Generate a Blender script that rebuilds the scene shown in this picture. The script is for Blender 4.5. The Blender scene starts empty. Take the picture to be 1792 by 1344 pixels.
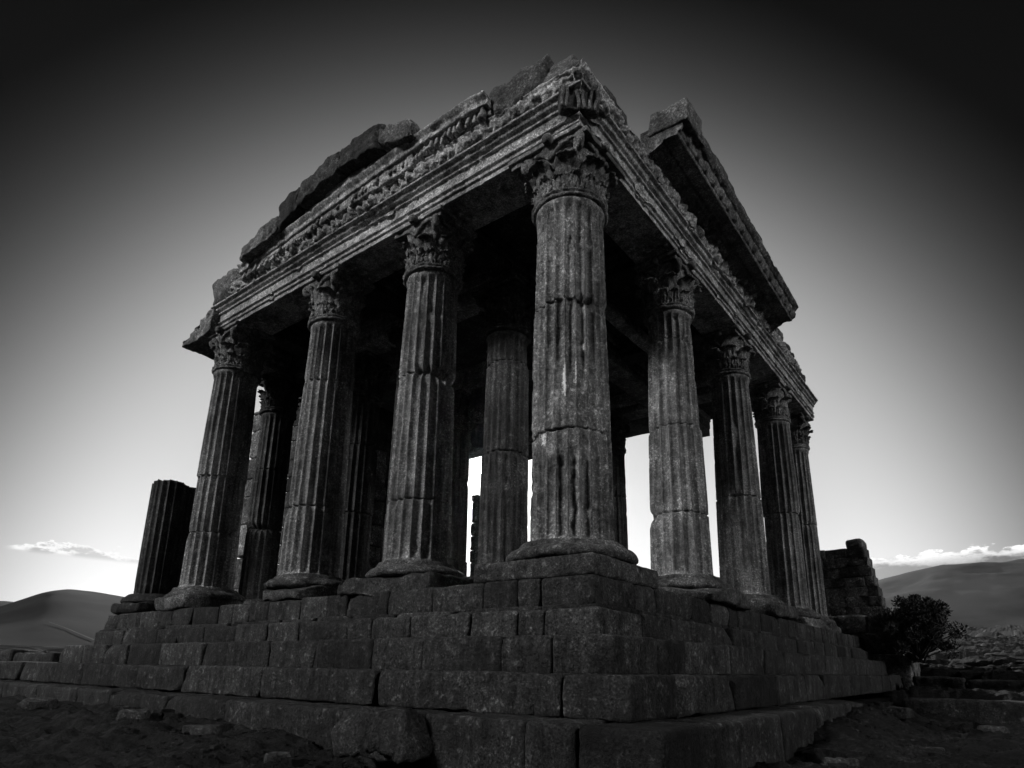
import bpy, math, random
import numpy as np
from mathutils import Vector, Matrix
R=math.radians
sc=bpy.context.scene
col=sc.collection
# ------------------------------------------------------------------ camera
CAM=(6.966,-10.911,-2.385)
cd=bpy.data.cameras.new('camera'); cam=bpy.data.objects.new('camera',cd); col.objects.link(cam)
yaw,pit,rol=0.64966,0.2620,-0.01555
cy_,sy_,cp_,sp_=math.cos(yaw),math.sin(yaw),math.cos(pit),math.sin(pit)
F=Vector((-sy_*cp_,cy_*cp_,sp_)); Rt=Vector((cy_,sy_,0)); Up=Rt.cross(F)
c_,s_=math.cos(rol),math.sin(rol)
R2=Rt*c_-Up*s_; U2=Rt*s_+Up*c_
m=Matrix((R2,U2,-F)).transposed().to_4x4(); m.translation=Vector(CAM)
cam.matrix_world=m
cd.sensor_width=36; cd.lens=36*1112.91/1792
cd.shift_x=-(912.82-896)/1792; cd.shift_y=(870.2-672)/1792
cd.clip_start=.05; cd.clip_end=6000
sc.camera=cam
# ------------------------------------------------------------------ sky (black and white: the red channel of a Nishita sky, shaped)
SUN_EL,SUN_AZ=R(17.4),R(131.3)
SD=Vector((math.cos(SUN_EL)*math.cos(SUN_AZ),math.cos(SUN_EL)*math.sin(SUN_AZ),math.sin(SUN_EL)))
w=bpy.data.worlds.new('World'); sc.world=w; w.use_nodes=True
nt=w.node_tree; nt.nodes.clear()
class NB:
    def __init__(s,nt): s.nt=nt
    def n(s,t,**k):
        x=s.nt.nodes.new(t)
        for a,b in k.items(): setattr(x,a,b)
        return x
    def l(s,a,b): s.nt.links.new(a,b)
    def put(s,sock,v):
        if isinstance(v,(int,float)): sock.default_value=v
        elif isinstance(v,(tuple,list)): sock.default_value=v
        else: s.l(v,sock)
    def m(s,op,a,b=0.,c=0.,clamp=False):
        x=s.n('ShaderNodeMath',operation=op,use_clamp=clamp)
        for i,v in enumerate((a,b,c)): s.put(x.inputs[i],v)
        return x.outputs[0]
    def vm(s,op,a,b=(0,0,0)):
        x=s.n('ShaderNodeVectorMath',operation=op); s.put(x.inputs[0],a); s.put(x.inputs[1],b)
        return x.outputs['Value'] if op in('DOT_PRODUCT','LENGTH') else x.outputs[0]
    def ss(s,v,a,b,o0=0.,o1=1.):
        x=s.n('ShaderNodeMapRange',interpolation_type='SMOOTHSTEP'); s.put(x.inputs[0],v)
        for i,q in zip((1,2,3,4),(a,b,o0,o1)): s.put(x.inputs[i],q)
        return x.outputs[0]
    def ramp(s,v,pts):
        x=s.n('ShaderNodeValToRGB'); e=x.color_ramp.elements
        while len(e)<len(pts): e.new(.5)
        for el,(p,c) in zip(e,pts):
            el.position=p; el.color=(c,c,c,1)
        s.put(x.inputs[0],v); return x.outputs[0]
    def noise(s,vec,scale,detail=4,rough=.6,dim='3D'):
        x=s.n('ShaderNodeTexNoise',noise_dimensions=dim); s.put(x.inputs['Vector'],vec)
        s.put(x.inputs['Scale'],scale); s.put(x.inputs['Detail'],detail); s.put(x.inputs['Roughness'],rough)
        return x.outputs[0]
b=NB(nt)
tc=b.n('ShaderNodeTexCoord'); D=b.vm('NORMALIZE',tc.outputs['Generated'])
sky=b.n('ShaderNodeTexSky',sky_type='NISHITA',sun_disc=False,sun_elevation=SUN_EL,sun_rotation=R(90)-SUN_AZ)
sky.dust_density=2.0
sep=b.n('ShaderNodeSeparateColor'); b.l(sky.outputs[0],sep.inputs[0]); red=sep.outputs[0]
xyz=b.n('ShaderNodeSeparateXYZ'); b.l(D,xyz.inputs[0])
el=b.m('ARCSINE',xyz.outputs[2]); az=b.m('ARCTAN2',xyz.outputs[1],xyz.outputs[0])
cosS=b.vm('DOT_PRODUCT',D,tuple(SD)); ang=b.m('ARCCOSINE',cosS)
# brightness falls away from the sun and towards the zenith, as through a red filter
an=b.m('ARCCOSINE',b.vm('DOT_PRODUCT',D,(-.6228,.7758,.1012)))
a2_=b.m('MINIMUM',b.m('MAXIMUM',b.m('MULTIPLY',an,an),.24),.82)
ec=b.m('MINIMUM',b.m('MAXIMUM',el,.03),1.2)
def poly(x,cs):
    r=cs[-1]
    for c in cs[-2::-1]: r=b.m('ADD',b.m('MULTIPLY',r,x),c)
    return r
lum=b.m('EXPONENT',b.m('ADD',poly(ec,[-1.4968,-3.5079,3.2810,-1.5900]),poly(a2_,[0.,14.0981,-31.5921,13.4105])))
lum=b.m('MAXIMUM',b.m('SUBTRACT',b.m('MINIMUM',lum,1.1),.006),.0015)
sunglow=b.m('MULTIPLY',b.m('EXPONENT',b.m('MULTIPLY',ang,-22.)),3.2)
disc=b.m('MULTIPLY',b.ss(ang,R(.42),R(.32)),120.)
# clouds low over the horizon
cv=b.n('ShaderNodeCombineXYZ'); b.put(cv.inputs[0],b.m('MULTIPLY',az,30.)); b.put(cv.inputs[1],b.m('MULTIPLY',el,75.))
n1=b.noise(cv.outputs[0],1.0,7,.62); n2=b.noise(cv.outputs[0],.35,2,.5)
# right bank
topR=b.m('ADD',R(9.0),b.m('ADD',b.m('MULTIPLY',b.m('SUBTRACT',n1,.5),R(2.2)),b.m('MULTIPLY',b.m('SUBTRACT',n2,.5),R(1.0))))
dR=b.m('SUBTRACT',topR,el)
inR=b.m('MULTIPLY',b.ss(dR,0,R(.18)),b.ss(az,R(102),R(98.6)))
rimR=b.m('MULTIPLY',inR,b.ss(dR,R(.25),R(1.0),1.,0.))
rimR=b.m('MULTIPLY',rimR,b.ss(n1,.34,.6,.45,1.))
bodyR=b.m('MULTIPLY',inR,b.ss(el,R(5.0),R(8.3),1.0,1.0))
shade=b.m('ADD',.16,b.m('MULTIPLY',b.ss(az,R(88),R(100)),.22))
# left wisp: a thin lens
elL=b.m('ADD',el,b.m('MULTIPLY',b.m('SUBTRACT',az,R(163)),-.02))
thL=b.m('MULTIPLY',b.m('MULTIPLY',b.ss(az,R(157.0),R(160.0)),b.ss(az,R(167.0),R(164))),R(1.1))
topL=b.m('ADD',R(7.7),b.m('MULTIPLY',thL,b.m('ADD',.1,b.ss(n1,.36,.68))))
dL=b.m('SUBTRACT',topL,elL)
inL=b.m('MULTIPLY',b.ss(dL,0,R(.15)),b.m('MULTIPLY',b.ss(elL,R(7.25),R(7.65)),b.ss(thL,0,R(.35))))
rimL=b.m('MULTIPLY',inL,b.ss(dL,R(.15),R(.75),1.,0.))
def mix(a,bb,f): # a*(1-f)+b*f
    return b.m('ADD',b.m('MULTIPLY',a,b.m('SUBTRACT',1.,f)),b.m('MULTIPLY',bb,f))
lum=mix(lum,shade,bodyR)
lum=mix(lum,1.1,rimR)
lum=mix(lum,b.m('MULTIPLY',lum,.72),inL)
lum=mix(lum,.92,rimL)
tot=b.m('ADD',lum,b.m('ADD',sunglow,disc))
# scale by the Nishita red channel, softened, so that the shape follows the physical sky too
SKY_STRENGTH=.1
nish=b.m('POWER',b.m('MAXIMUM',red,.01),.04)
tot=b.m('MULTIPLY',tot,nish)
# two fill lights added to the unseen sky, one south, one east
fill_lobe=0.
for LE,LA,sg,st_ in ((R(30),R(-113),.06,135.),(R(24),R(1),.07,43.)):
    LD=(math.cos(LE)*math.cos(LA),math.cos(LE)*math.sin(LA),math.sin(LE))
    la=b.m('ARCCOSINE',b.vm('DOT_PRODUCT',D,LD))
    fill_lobe=b.m('ADD',fill_lobe,b.m('MULTIPLY',b.m('EXPONENT',b.m('MULTIPLY',b.m('MULTIPLY',la,la),-1/(2*sg**2))),st_))
tot=b.m('MULTIPLY',b.m('ADD',tot,fill_lobe),1/SKY_STRENGTH)
cc=b.n('ShaderNodeCombineColor')
for i in range(3): b.l(tot,cc.inputs[i])
bg=b.n('ShaderNodeBackground'); b.l(cc.outputs[0],bg.inputs[0]); bg.inputs[1].default_value=SKY_STRENGTH
wo=b.n('ShaderNodeOutputWorld'); b.l(bg.outputs[0],wo.inputs[0])
w.cycles.sampling_method='MANUAL'; w.cycles.sample_map_resolution=2048
# ------------------------------------------------------------------ sun, exposure
sl=bpy.data.lights.new('sun','SUN'); sl.energy=4.0; sl.angle=R(.5); sl.color=(1,1,1)
so=bpy.data.objects.new('sun',sl); col.objects.link(so)
so.rotation_euler=(-SD).to_track_quat('-Z','Y').to_euler()
vs=sc.view_settings; vs.view_transform='Standard'; vs.look='None'; vs.gamma=1; vs.use_curve_mapping=False
vs.exposure=0
# ------------------------------------------------------------------ noise in numpy
_r=np.random.RandomState(7); LAT=_r.rand(64,64,64).astype(np.float32)*2-1
def vn(P):
    P=np.asarray(P,dtype=np.float64); i=np.floor(P).astype(int); f=P-i; f=f*f*(3-2*f); i&=63; j=(i+1)&63
    x0,y0,z0=i[...,0],i[...,1],i[...,2]; x1,y1,z1=j[...,0],j[...,1],j[...,2]
    fx,fy,fz=f[...,0],f[...,1],f[...,2]
    a=LAT[x0,y0,z0]*(1-fx)+LAT[x1,y0,z0]*fx; b_=LAT[x0,y1,z0]*(1-fx)+LAT[x1,y1,z0]*fx
    c=LAT[x0,y0,z1]*(1-fx)+LAT[x1,y0,z1]*fx; d=LAT[x0,y1,z1]*(1-fx)+LAT[x1,y1,z1]*fx
    return (a*(1-fy)+b_*fy)*(1-fz)+(c*(1-fy)+d*fy)*fz
def fbm(P,o=4,g=.5,seed=0.):
    P=np.asarray(P)+np.array([seed*7.31+.3,seed*3.17+.7,seed*5.77+.1]); s=0;a=1.;n=0
    for k in range(o):
        s=s+a*vn(P*(2.03**k)+k*11.7); n+=a; a*=g
    return s/n
def sst(x,a,b_):
    t=np.clip((x-a)/(b_-a),0,1); return t*t*(3-2*t)
def vnoise3(P,freq,o=3,seed=0):
    return np.stack([fbm(P*freq,o,.5,seed+k*13.3) for k in range(3)],-1)
# ------------------------------------------------------------------ mesh building
class MB:
    def __init__(s): s.v=[];s.q=[];s.t=[];s.n=0;s.ng=[];s.c=[]
    def add(s,V,Q=None,T=None,NG=None,tone=1.):
        V=np.asarray(V,dtype=np.float64).reshape(-1,3); s.c.append(np.full(len(V),tone))
        s.v.append(V)
        if Q is not None and len(Q): s.q.append(np.asarray(Q)+s.n)
        if T is not None and len(T): s.t.append(np.asarray(T)+s.n)
        for g in (NG or []): s.ng.append([i+s.n for i in g])
        s.n+=len(V); return s
    def build(s,name,mat,parent=None,smooth=True):
        V=np.concatenate(s.v); F_=[]
        for q in s.q: F_+=q.tolist()
        for t in s.t: F_+=t.tolist()
        F_+=s.ng
        me=bpy.data.meshes.new(name); me.from_pydata(V.tolist(),[],F_); me.validate(); me.update(); at=me.attributes.new('tone','FLOAT','POINT'); at.data.foreach_set('value',np.concatenate(s.c).astype(np.float32))
        if smooth: me.polygons.foreach_set('use_smooth',[True]*len(me.polygons))
        me.materials.append(mat)
        o=bpy.data.objects.new(name,me); col.objects.link(o)
        if parent: o.parent=parent
        return o
def gridq(ni,nj,wrapj=False,wrapi=False):
    I=np.arange(ni if wrapi else ni-1); J=np.arange(nj if wrapj else nj-1)
    a,b_=np.meshgrid(I,J,indexing='ij'); a2=(a+1)%ni; b2=(b_+1)%nj
    return np.stack([a*nj+b_,a2*nj+b_,a2*nj+b2,a*nj+b2],-1).reshape(-1,4)
def box_lattice(h,r,seg):
    xs=[]
    for k in range(3):
        n=max(1,int(round(2*(h[k]-r)/seg)))
        xs.append(np.concatenate([[-h[k]],np.linspace(-h[k]+r,h[k]-r,n+1),[h[k]]]))
    nx,ny,nz=map(len,xs); idx=-np.ones((nx,ny,nz),int); pts=[]
    M=np.zeros((nx,ny,nz),bool); M[0]=M[-1]=True; M[:,0]=M[:,-1]=True; M[:,:,0]=M[:,:,-1]=True
    ii=np.argwhere(M); idx[M]=np.arange(len(ii))
    P=np.stack([xs[0][ii[:,0]],xs[1][ii[:,1]],xs[2][ii[:,2]]],-1)
    Q=[]
    def side(A,flip):
        q=np.stack([A[:-1,:-1],A[1:,:-1],A[1:,1:],A[:-1,1:]],-1).reshape(-1,4)
        Q.append(q[:,::-1] if flip else q)
    side(idx[0],True);side(idx[-1],False);side(idx[:,0],False);side(idx[:,-1],True);side(idx[:,:,0],True);side(idx[:,:,-1],False)
    return P,np.concatenate(Q)
def rblock(mb,lo,hi,r=.06,seg=.18,amp=.03,freq=2.2,seed=0,warp=None,rotz=0,tilt=None,big=0.,cuts=0,tone=None,cutr=(.60,.86)):
    lo=np.array(lo,float);hi=np.array(hi,float);c=(lo+hi)/2;h=(hi-lo)/2;r=min(r,h.min()*.8)
    P,Q=box_lattice(h,r,seg)
    hh=h-r; q=np.clip(P,-hh,hh); d=P-q; L=np.linalg.norm(d,axis=1,keepdims=True); P=q+d/np.maximum(L,1e-9)*r
    Nn=d/np.maximum(L,1e-9)
    if warp is not None: P=warp(P,h)
    if cuts:
        rc=np.random.RandomState(seed+77)
        for _ in range(cuts):
            n_=rc.normal(size=3)+np.array([0,0,.5]); n_/=np.linalg.norm(n_); ext=np.abs(n_)@h; dd=ext*rc.uniform(*cutr)
            P=P-n_*np.maximum(0,P@n_-dd)[:,None]
    if tilt is not None: P=P@np.array(Matrix.Rotation(tilt[3],3,Vector(tilt[:3])).transposed())
    if rotz:
        cz,sz=math.cos(rotz),math.sin(rotz); P=P@np.array([[cz,sz,0],[-sz,cz,0],[0,0,1]])
    W=P+c
    W=W+vnoise3(W,freq,3,seed)*amp
    e=np.maximum(0,fbm(W*freq*.7,3,.55,seed+50)-.18)
    W=W-Nn*(e[:,None]*amp*4.)
    if big: W=W+vnoise3(W,.8/max(h.max(),.3),2,seed+9)*big
    mb.add(W,Q,tone=tone if tone is not None else random.Random(seed*7+3).choice([.5,.75,.9,1.,1.1,1.3,1.6])); return mb
def tube(mb,pts,rad,n=8):
    pts=np.array(pts,float); m_=len(pts); rad=np.broadcast_to(rad,(m_,))
    T=np.gradient(pts,axis=0); T/=np.linalg.norm(T,axis=1,keepdims=True)+1e-9
    up=np.array([.3,.2,.93]) if abs(T[:,2]).mean()<.8 else np.array([1.,.1,0])
    A=np.cross(T,up);A/=np.linalg.norm(A,axis=1,keepdims=True)+1e-9;B=np.cross(T,A)
    th=np.linspace(0,2*np.pi,n,endpoint=False)
    V=pts[:,None]+rad[:,None,None]*(A[:,None]*np.cos(th)[None,:,None]+B[:,None]*np.sin(th)[None,:,None])
    mb.add(V.reshape(-1,3),gridq(m_,n,True),NG=[list(range(n)),[(m_-1)*n+k for k in range(n)][::-1]])
# ------------------------------------------------------------------ materials
def stone(name,lo=.05,hi=.34,scale=1.,streak=.5,bump=.5,pale=.5,joint=False,rough=.9,spec=.25,scars=()):
    ma=bpy.data.materials.new(name); ma.use_nodes=True; t=ma.node_tree; t.nodes.clear(); b=NB(t)
    g=b.n('ShaderNodeNewGeometry'); P=g.outputs['Position']
    big=b.noise(P,.8*scale,6,.65); mid=b.noise(P,4.5*scale,6,.68); fine=b.noise(P,17*scale,5,.75)
    st=b.noise(b.vm('MULTIPLY',P,(6.,6.,.55)),1.*scale,5,.6)
    fine2=b.noise(P,44*scale,3,.7)
    v=b.m('ADD',b.m('MULTIPLY',big,.30),b.m('ADD',b.m('MULTIPLY',mid,.22),b.m('ADD',b.m('MULTIPLY',st,.24*streak*2),b.m('ADD',b.m('MULTIPLY',fine,.26),b.m('MULTIPLY',fine2,.16)))))
    v=b.m('DIVIDE',v,.94+.48*streak)
    c1=b.ramp(v,[(0,lo*.3),(.42,lo*.6),(.475,(lo+hi)*.25),(.53,(lo+hi)*.5),(.60,hi)])
    # pale lichen and fresh scars
    vo=b.n('ShaderNodeTexVoronoi',feature='F1'); b.put(vo.inputs['Vector'],b.vm('ADD',P,b.vm('MULTIPLY',b.n('ShaderNodeTexNoise').outputs[1],(.3,.3,.3)))); vo.inputs['Scale'].default_value=5*scale
    spot=b.m('MULTIPLY',b.ss(mid,.56,.70),pale)
    speck=b.m('MULTIPLY',b.ss(fine,.52,.66),b.ss(big,.40,.60,.25,1.5))
    pit=b.ss(fine,.44,.30)
    c2=b.m('ADD',c1,b.m('MULTIPLY',spot,hi*.9))
    c2=b.m('MULTIPLY',c2,b.m('ADD',.86,b.m('SUBTRACT',speck,b.m('MULTIPLY',pit,.6))))
    at=b.n('ShaderNodeAttribute',attribute_name='tone'); c2=b.m('MULTIPLY',c2,at.outputs['Fac'])
    for (sx,sy,sz,wx,wz) in scars:
        dv=b.vm('MULTIPLY',b.vm('SUBTRACT',P,(sx,sy,sz)),(1/wx,1/wx,1/wz)); dl=b.m('ADD',b.vm('LENGTH',dv),b.m('MULTIPLY',b.m('SUBTRACT',fine,.5),1.6))
        c2=b.m('MAXIMUM',c2,b.ss(dl,1.0,.7,0.,.62))
    c2=b.m('MINIMUM',b.m('MAXIMUM',c2,.002),.7)
    cc=b.n('ShaderNodeCombineColor')
    for i in range(3): b.l(c2,cc.inputs[i])
    pr=b.n('ShaderNodeBsdfPrincipled'); b.l(cc.outputs[0],pr.inputs['Base Color']); pr.inputs['Roughness'].default_value=rough
    pr.inputs['Specular IOR Level'].default_value=spec
    h=b.m('ADD',b.m('MULTIPLY',mid,.9),b.m('ADD',b.m('MULTIPLY',fine,.55),b.m('MULTIPLY',pit,-.25)))
    bu=b.n('ShaderNodeBump'); bu.inputs['Strength'].default_value=bump; bu.inputs['Distance'].default_value=.09/scale; b.l(h,bu.inputs['Height'])
    b.l(bu.outputs[0],pr.inputs['Normal'])
    o=b.n('ShaderNodeOutputMaterial'); b.l(pr.outputs[0],o.inputs[0]); return ma
M_SHAFT=stone('shaft_stone',.07,.27,1.,.9,.22,.25)
M_SHAFT0=stone('scarred_shaft_stone',.04,.26,1.,.9,.35,.6,scars=((.316,-.81,3.45,.10,.62),(.505,-.708,3.62,.10,.60),(-.2,-.84,2.2,.12,.3),(-4.3,-.8,4.4,.1,.5)))
M_CAP=stone('capital_stone',.03,.26,1.6,.3,.6,.5)
M_ENT=stone('entablature_stone',.07,.62,1.2,.15,.6,.8)
M_TOP=stone('weathered_top_stone',.02,.16,1.1,.2,.8,.5)
M_STEP=stone('step_stone',.003,.058,1.3,.5,1.,1.1,spec=.2,rough=.75)  # darkened albedo stands in for light falling off down the steps
M_LOW=stone('lower_step_stone',.002,.042,1.4,.6,1.,1.6,spec=.2,rough=.75)  # darker still, the same light falloff put into the albedo
M_BASE=stone('base_stone',.01,.15,1.5,.2,1.,.9)
M_SHAFTIN=stone('shaded_shaft_stone',.02,.085,1.,.8,.5,.6)  # interior shade put into the albedo; the left stump is darkened with it
M_BEAM=stone('lit_beam_stone',.06,.42,1.,.2,.7,.5)  # light on the inner beams put in as a paler albedo
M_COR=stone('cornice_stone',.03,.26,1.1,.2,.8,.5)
M_IN=stone('shaded_inner_stone',.015,.09,1.,.3,.5,.6)  # dimness under the ceiling put into the albedo
M_WALL=stone('ruin_stone',.03,.30,.8,.2,.8,1.)
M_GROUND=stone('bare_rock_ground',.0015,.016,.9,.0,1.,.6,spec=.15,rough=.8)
def plain(name,c,rough=.95,sc_=.02,var=.4,spec=.1,stretch=(1,1,1)):
    ma=bpy.data.materials.new(name); ma.use_nodes=True; t=ma.node_tree; t.nodes.clear(); b=NB(t)
    g=b.n('ShaderNodeNewGeometry'); n=b.noise(b.vm('MULTIPLY',g.outputs['Position'],stretch),sc_,6,.6)
    v=b.m('MULTIPLY',b.ss(n,.3,.7,1-var,1+var),c)
    cc=b.n('ShaderNodeCombineColor')
    for i in range(3): b.l(v,cc.inputs[i])
    pr=b.n('ShaderNodeBsdfPrincipled'); b.l(cc.outputs[0],pr.inputs['Base Color']); pr.inputs['Roughness'].default_value=rough; pr.inputs['Specular IOR Level'].default_value=spec
    o=b.n('ShaderNodeOutputMaterial'); b.l(pr.outputs[0],o.inputs[0]); return ma
M_HILL=plain('hill_grass',.013,sc_=.02,var=.45,stretch=(1,1,4)); M_MOUNT=plain('mountain_slope',.035,sc_=.006,var=.5,stretch=(1,1,3))
M_TRACK=plain('track_dust',.04,sc_=.1,var=.3)
M_LEAF=plain('dark_leaf',.05,rough=.7,sc_=3.,var=.5,spec=.3); M_BARK=plain('bark',.06,sc_=6.,var=.4)
# ------------------------------------------------------------------ ground
def gz(x,y):
    x=np.asarray(x,float);y=np.asarray(y,float)
    z=-4.12+.56*sst(-x,-1.,7.)*sst(y,-12,-2)+.72*sst(y,1.,13.)
    rt=sst(x,1.,2.5); zr=-3.95+.62*sst(y,1,8)*sst(-x,-5.2,-3.6)*sst(-y,-15,-11)+.75*sst(y,14.6,15.2)+.62*sst(y,22.6,23.2)
    z=np.minimum(z,-3.3+.28*sst(y,8,22)); z=z*(1-rt)+zr*rt
    d=np.hypot(x-6.97,y+10.9)
    azm=np.degrees(np.arctan2(y+10.9,x-6.97))
    sl=.022+.045*sst(azm,118,100)
    rise=np.maximum(0,d-34)*sl
    rise=np.minimum(rise,20*sl/.067)+np.maximum(0,d-330)*.001
    return z+rise*sst(y+.0*x,-8,18)
def ground():
    a=np.concatenate([-np.geomspace(900,42,26),np.linspace(-40,-14,60),np.linspace(-13.8,12,300),np.linspace(12.4,30,40),np.geomspace(32,900,26)])
    c=np.concatenate([-np.geomspace(700,22,14),np.linspace(-20,-11,30),np.linspace(-10.9,6,240),np.linspace(6.2,34,140),np.linspace(34.6,90,90),np.geomspace(93,1500,30)])
    X,Y=np.meshgrid(a,c,indexing='ij'); Z=gz(X,Y)
    P=np.stack([X,Y,np.zeros_like(X)],-1)
    d=np.hypot(X-6.97,Y+10.9); far=1+d/26
    rid=1-np.abs(fbm(P*np.array([.20,.55,1]),4,.55,3))*2.2
    rid2=1-np.abs(fbm(P*np.array([.5,1.3,1]),4,.6,33))*2.6
    Z=Z+.12*np.minimum(far,4.)*.8*(rid-.6)*sst(d,3,9)+.16*(rid2-.6)+.16*fbm(P*1.3,4,.6,5)+.10*fbm(P*4.,4,.65,8)+.05*(1-np.abs(fbm(P*3.,3,.6,9))*4)*sst(-d,-16,-8)
    # shelves of bedrock: quantised terraces on the right
    tf=fbm(P*np.array([.05,.16,1]),3,.5,21)*4
    fr=tf-np.floor(tf); Z=Z+.34*np.minimum(far,3.)*.6*(sst(fr,.35,.6)-.5)*sst(Y,8,16)*sst(d,16,26)
    # keep well below the temple's steps
    ins=sst(X,-22,-19)*sst(-X,-3.2,-1.6)*sst(Y,-3.2,-1.6)*sst(-Y,-30,-24)
    Z=np.where(ins>0,np.minimum(Z,-3.4),Z)
    V=np.stack([X,Y,Z],-1); mb=MB(); mb.add(V.reshape(-1,3),gridq(len(a),len(c)))
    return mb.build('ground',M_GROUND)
g=ground(); g['kind']='structure'
# ------------------------------------------------------------------ temple
temple=bpy.data.objects.new('ruined_temple',None); col.objects.link(temple)
temple['label']='dark weathered stone temple ruin with fluted columns and carved entablature on broad steps'
temple['category']='temple ruin'; temple['kind']='thing'
H=8.0
def shaft_mb(cx,cy,rb,rt,z0,z1,nfl,seed,joints,wear=.4,res=.06,per=12,broken=False,lean=(0,0)):
    nth=nfl*per; th=np.linspace(0,2*np.pi,nth,endpoint=False)
    zs=set(np.round(np.arange(z0,z1+1e-6,res),3))
    for j in joints:
        for dz in(-.05,-.03,-.014,0,.014,.03,.05):
            if z0<j+dz<z1: zs.add(round(j+dz,3))
    zs=np.array(sorted(zs)); nz=len(zs)
    TH,Z=np.meshgrid(th,zs); 
    t=(Z-0)/H; Rz=rb+(rt-rb)*t+.018*np.sin(np.pi*np.clip(t,0,1))
    rs=np.random.RandomState(seed)
    drum=np.zeros_like(Z); rot=np.zeros_like(Z); ox=np.zeros_like(Z); oy=np.zeros_like(Z)
    js=[z0-9]+list(joints)+[z1+9]
    for k in range(len(js)-1):
        mk=(Z>=js[k])&(Z<js[k+1])
        drum[mk]=rs.uniform(-.022,.022); rot[mk]=rs.uniform(-.05,.05); ox[mk]=rs.uniform(-.014,.014); oy[mk]=rs.uniform(-.014,.014)
    CP=np.stack([np.cos(TH)*Rz+cx,np.sin(TH)*Rz+cy,Z],-1)
    u=((TH+rot)*nfl/(2*np.pi))%1.0
    fl=np.sqrt(np.clip(1-np.abs(2*u-1)**2.,0,1))
    er=sst(fbm(CP*np.array([.8,.8,.5]),4,.55,seed),.40-wear*.80,.70-wear*.5)  # 1 = eroded
    fade=sst(Z,z0+.02,z0+.16)*sst(-Z,-z1+.10,-z1+.26) if not broken else 1.
    dep=.13*(rb/.85)*(1-.6*er)*fade
    r=Rz+drum-fl*dep
    r=r-.028*er
    chips=np.maximum(0,fbm(CP*3.1,4,.55,seed+3)-.22); r=r-chips*.22*(.12+wear)
    r=r+fbm(CP*7.,3,.6,seed+5)*.020*(.15+er)
    for j in joints:
        dj=np.abs(Z-j-fbm(np.stack([np.cos(TH)*2,np.sin(TH)*2,Z*0+j],-1),2,.5,seed)*.03)
        gap=np.exp(-(dj/.018)**2); k=.5+1.2*np.maximum(0,fbm(CP*np.array([2.2,2.2,.6]),3,.5,seed+11+j)+.1)
        r=r-gap*.085*k
        bite=np.maximum(0,fbm(CP*np.array([1.6,1.6,.9]),3,.5,seed+21+j)-.12)*np.exp(-(dj/.14)**2); r=r-bite*.42
    if broken: # ragged top
        Z=np.where(Z>z1-.25,Z+.16*fbm(np.stack([np.cos(TH)*1.3,np.sin(TH)*1.3,Z*0],-1),3,.5,seed),Z)
    X=cx+ox+np.cos(TH)*r+lean[0]*(Z-z0); Y=cy+oy+np.sin(TH)*r+lean[1]*(Z-z0)
    V=np.stack([X,Y,Z],-1).reshape(-1,3)
    mb=MB(); Q=gridq(nz,nth,True)[:,::-1]
    # cap
    top=V[-nth:]; c=top.mean(0)+np.array([0,0,.03]); V2=np.concatenate([V,[c]]); ci=len(V)
    base=(nz-1)*nth; T=[[base+k,base+(k+1)%nth,ci] for k in range(nth)]
    mb.add(V2,Q,T); return mb
def lathe(mb,cx,cy,prof,n=72,amp=.02,freq=3.,seed=0,erode=0.):
    prof=np.array(prof,float)
    # resample
    seg=np.linalg.norm(np.diff(prof,axis=0),axis=1); s=np.concatenate([[0],np.cumsum(seg)]); k=max(8,int(s[-1]/.045))
    ss_=np.linspace(0,s[-1],k); rr=np.interp(ss_,s,prof[:,0]); zz=np.interp(ss_,s,prof[:,1])
    th=np.linspace(0,2*np.pi,n,endpoint=False); 
    X=cx+rr[:,None]*np.cos(th); Y=cy+rr[:,None]*np.sin(th); Z=np.repeat(zz[:,None],n,1)
    P=np.stack([X,Y,Z],-1); nz_=fbm(P*freq,4,.55,seed); rad=np.stack([np.cos(th)*np.ones_like(Z),np.sin(th)*np.ones_like(Z),Z*0],-1)
    bite=np.maximum(0,fbm(P*1.1,3,.5,seed+5)-.05)
    P=P+rad*(nz_*amp-bite*erode)[...,None]+vnoise3(P,freq*.8,2,seed+2)*amp*.6
    mb.add(P.reshape(-1,3),gridq(k,n,True),NG=[list(range(n))[::-1],[(k-1)*n+i for i in range(n)]])
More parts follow.
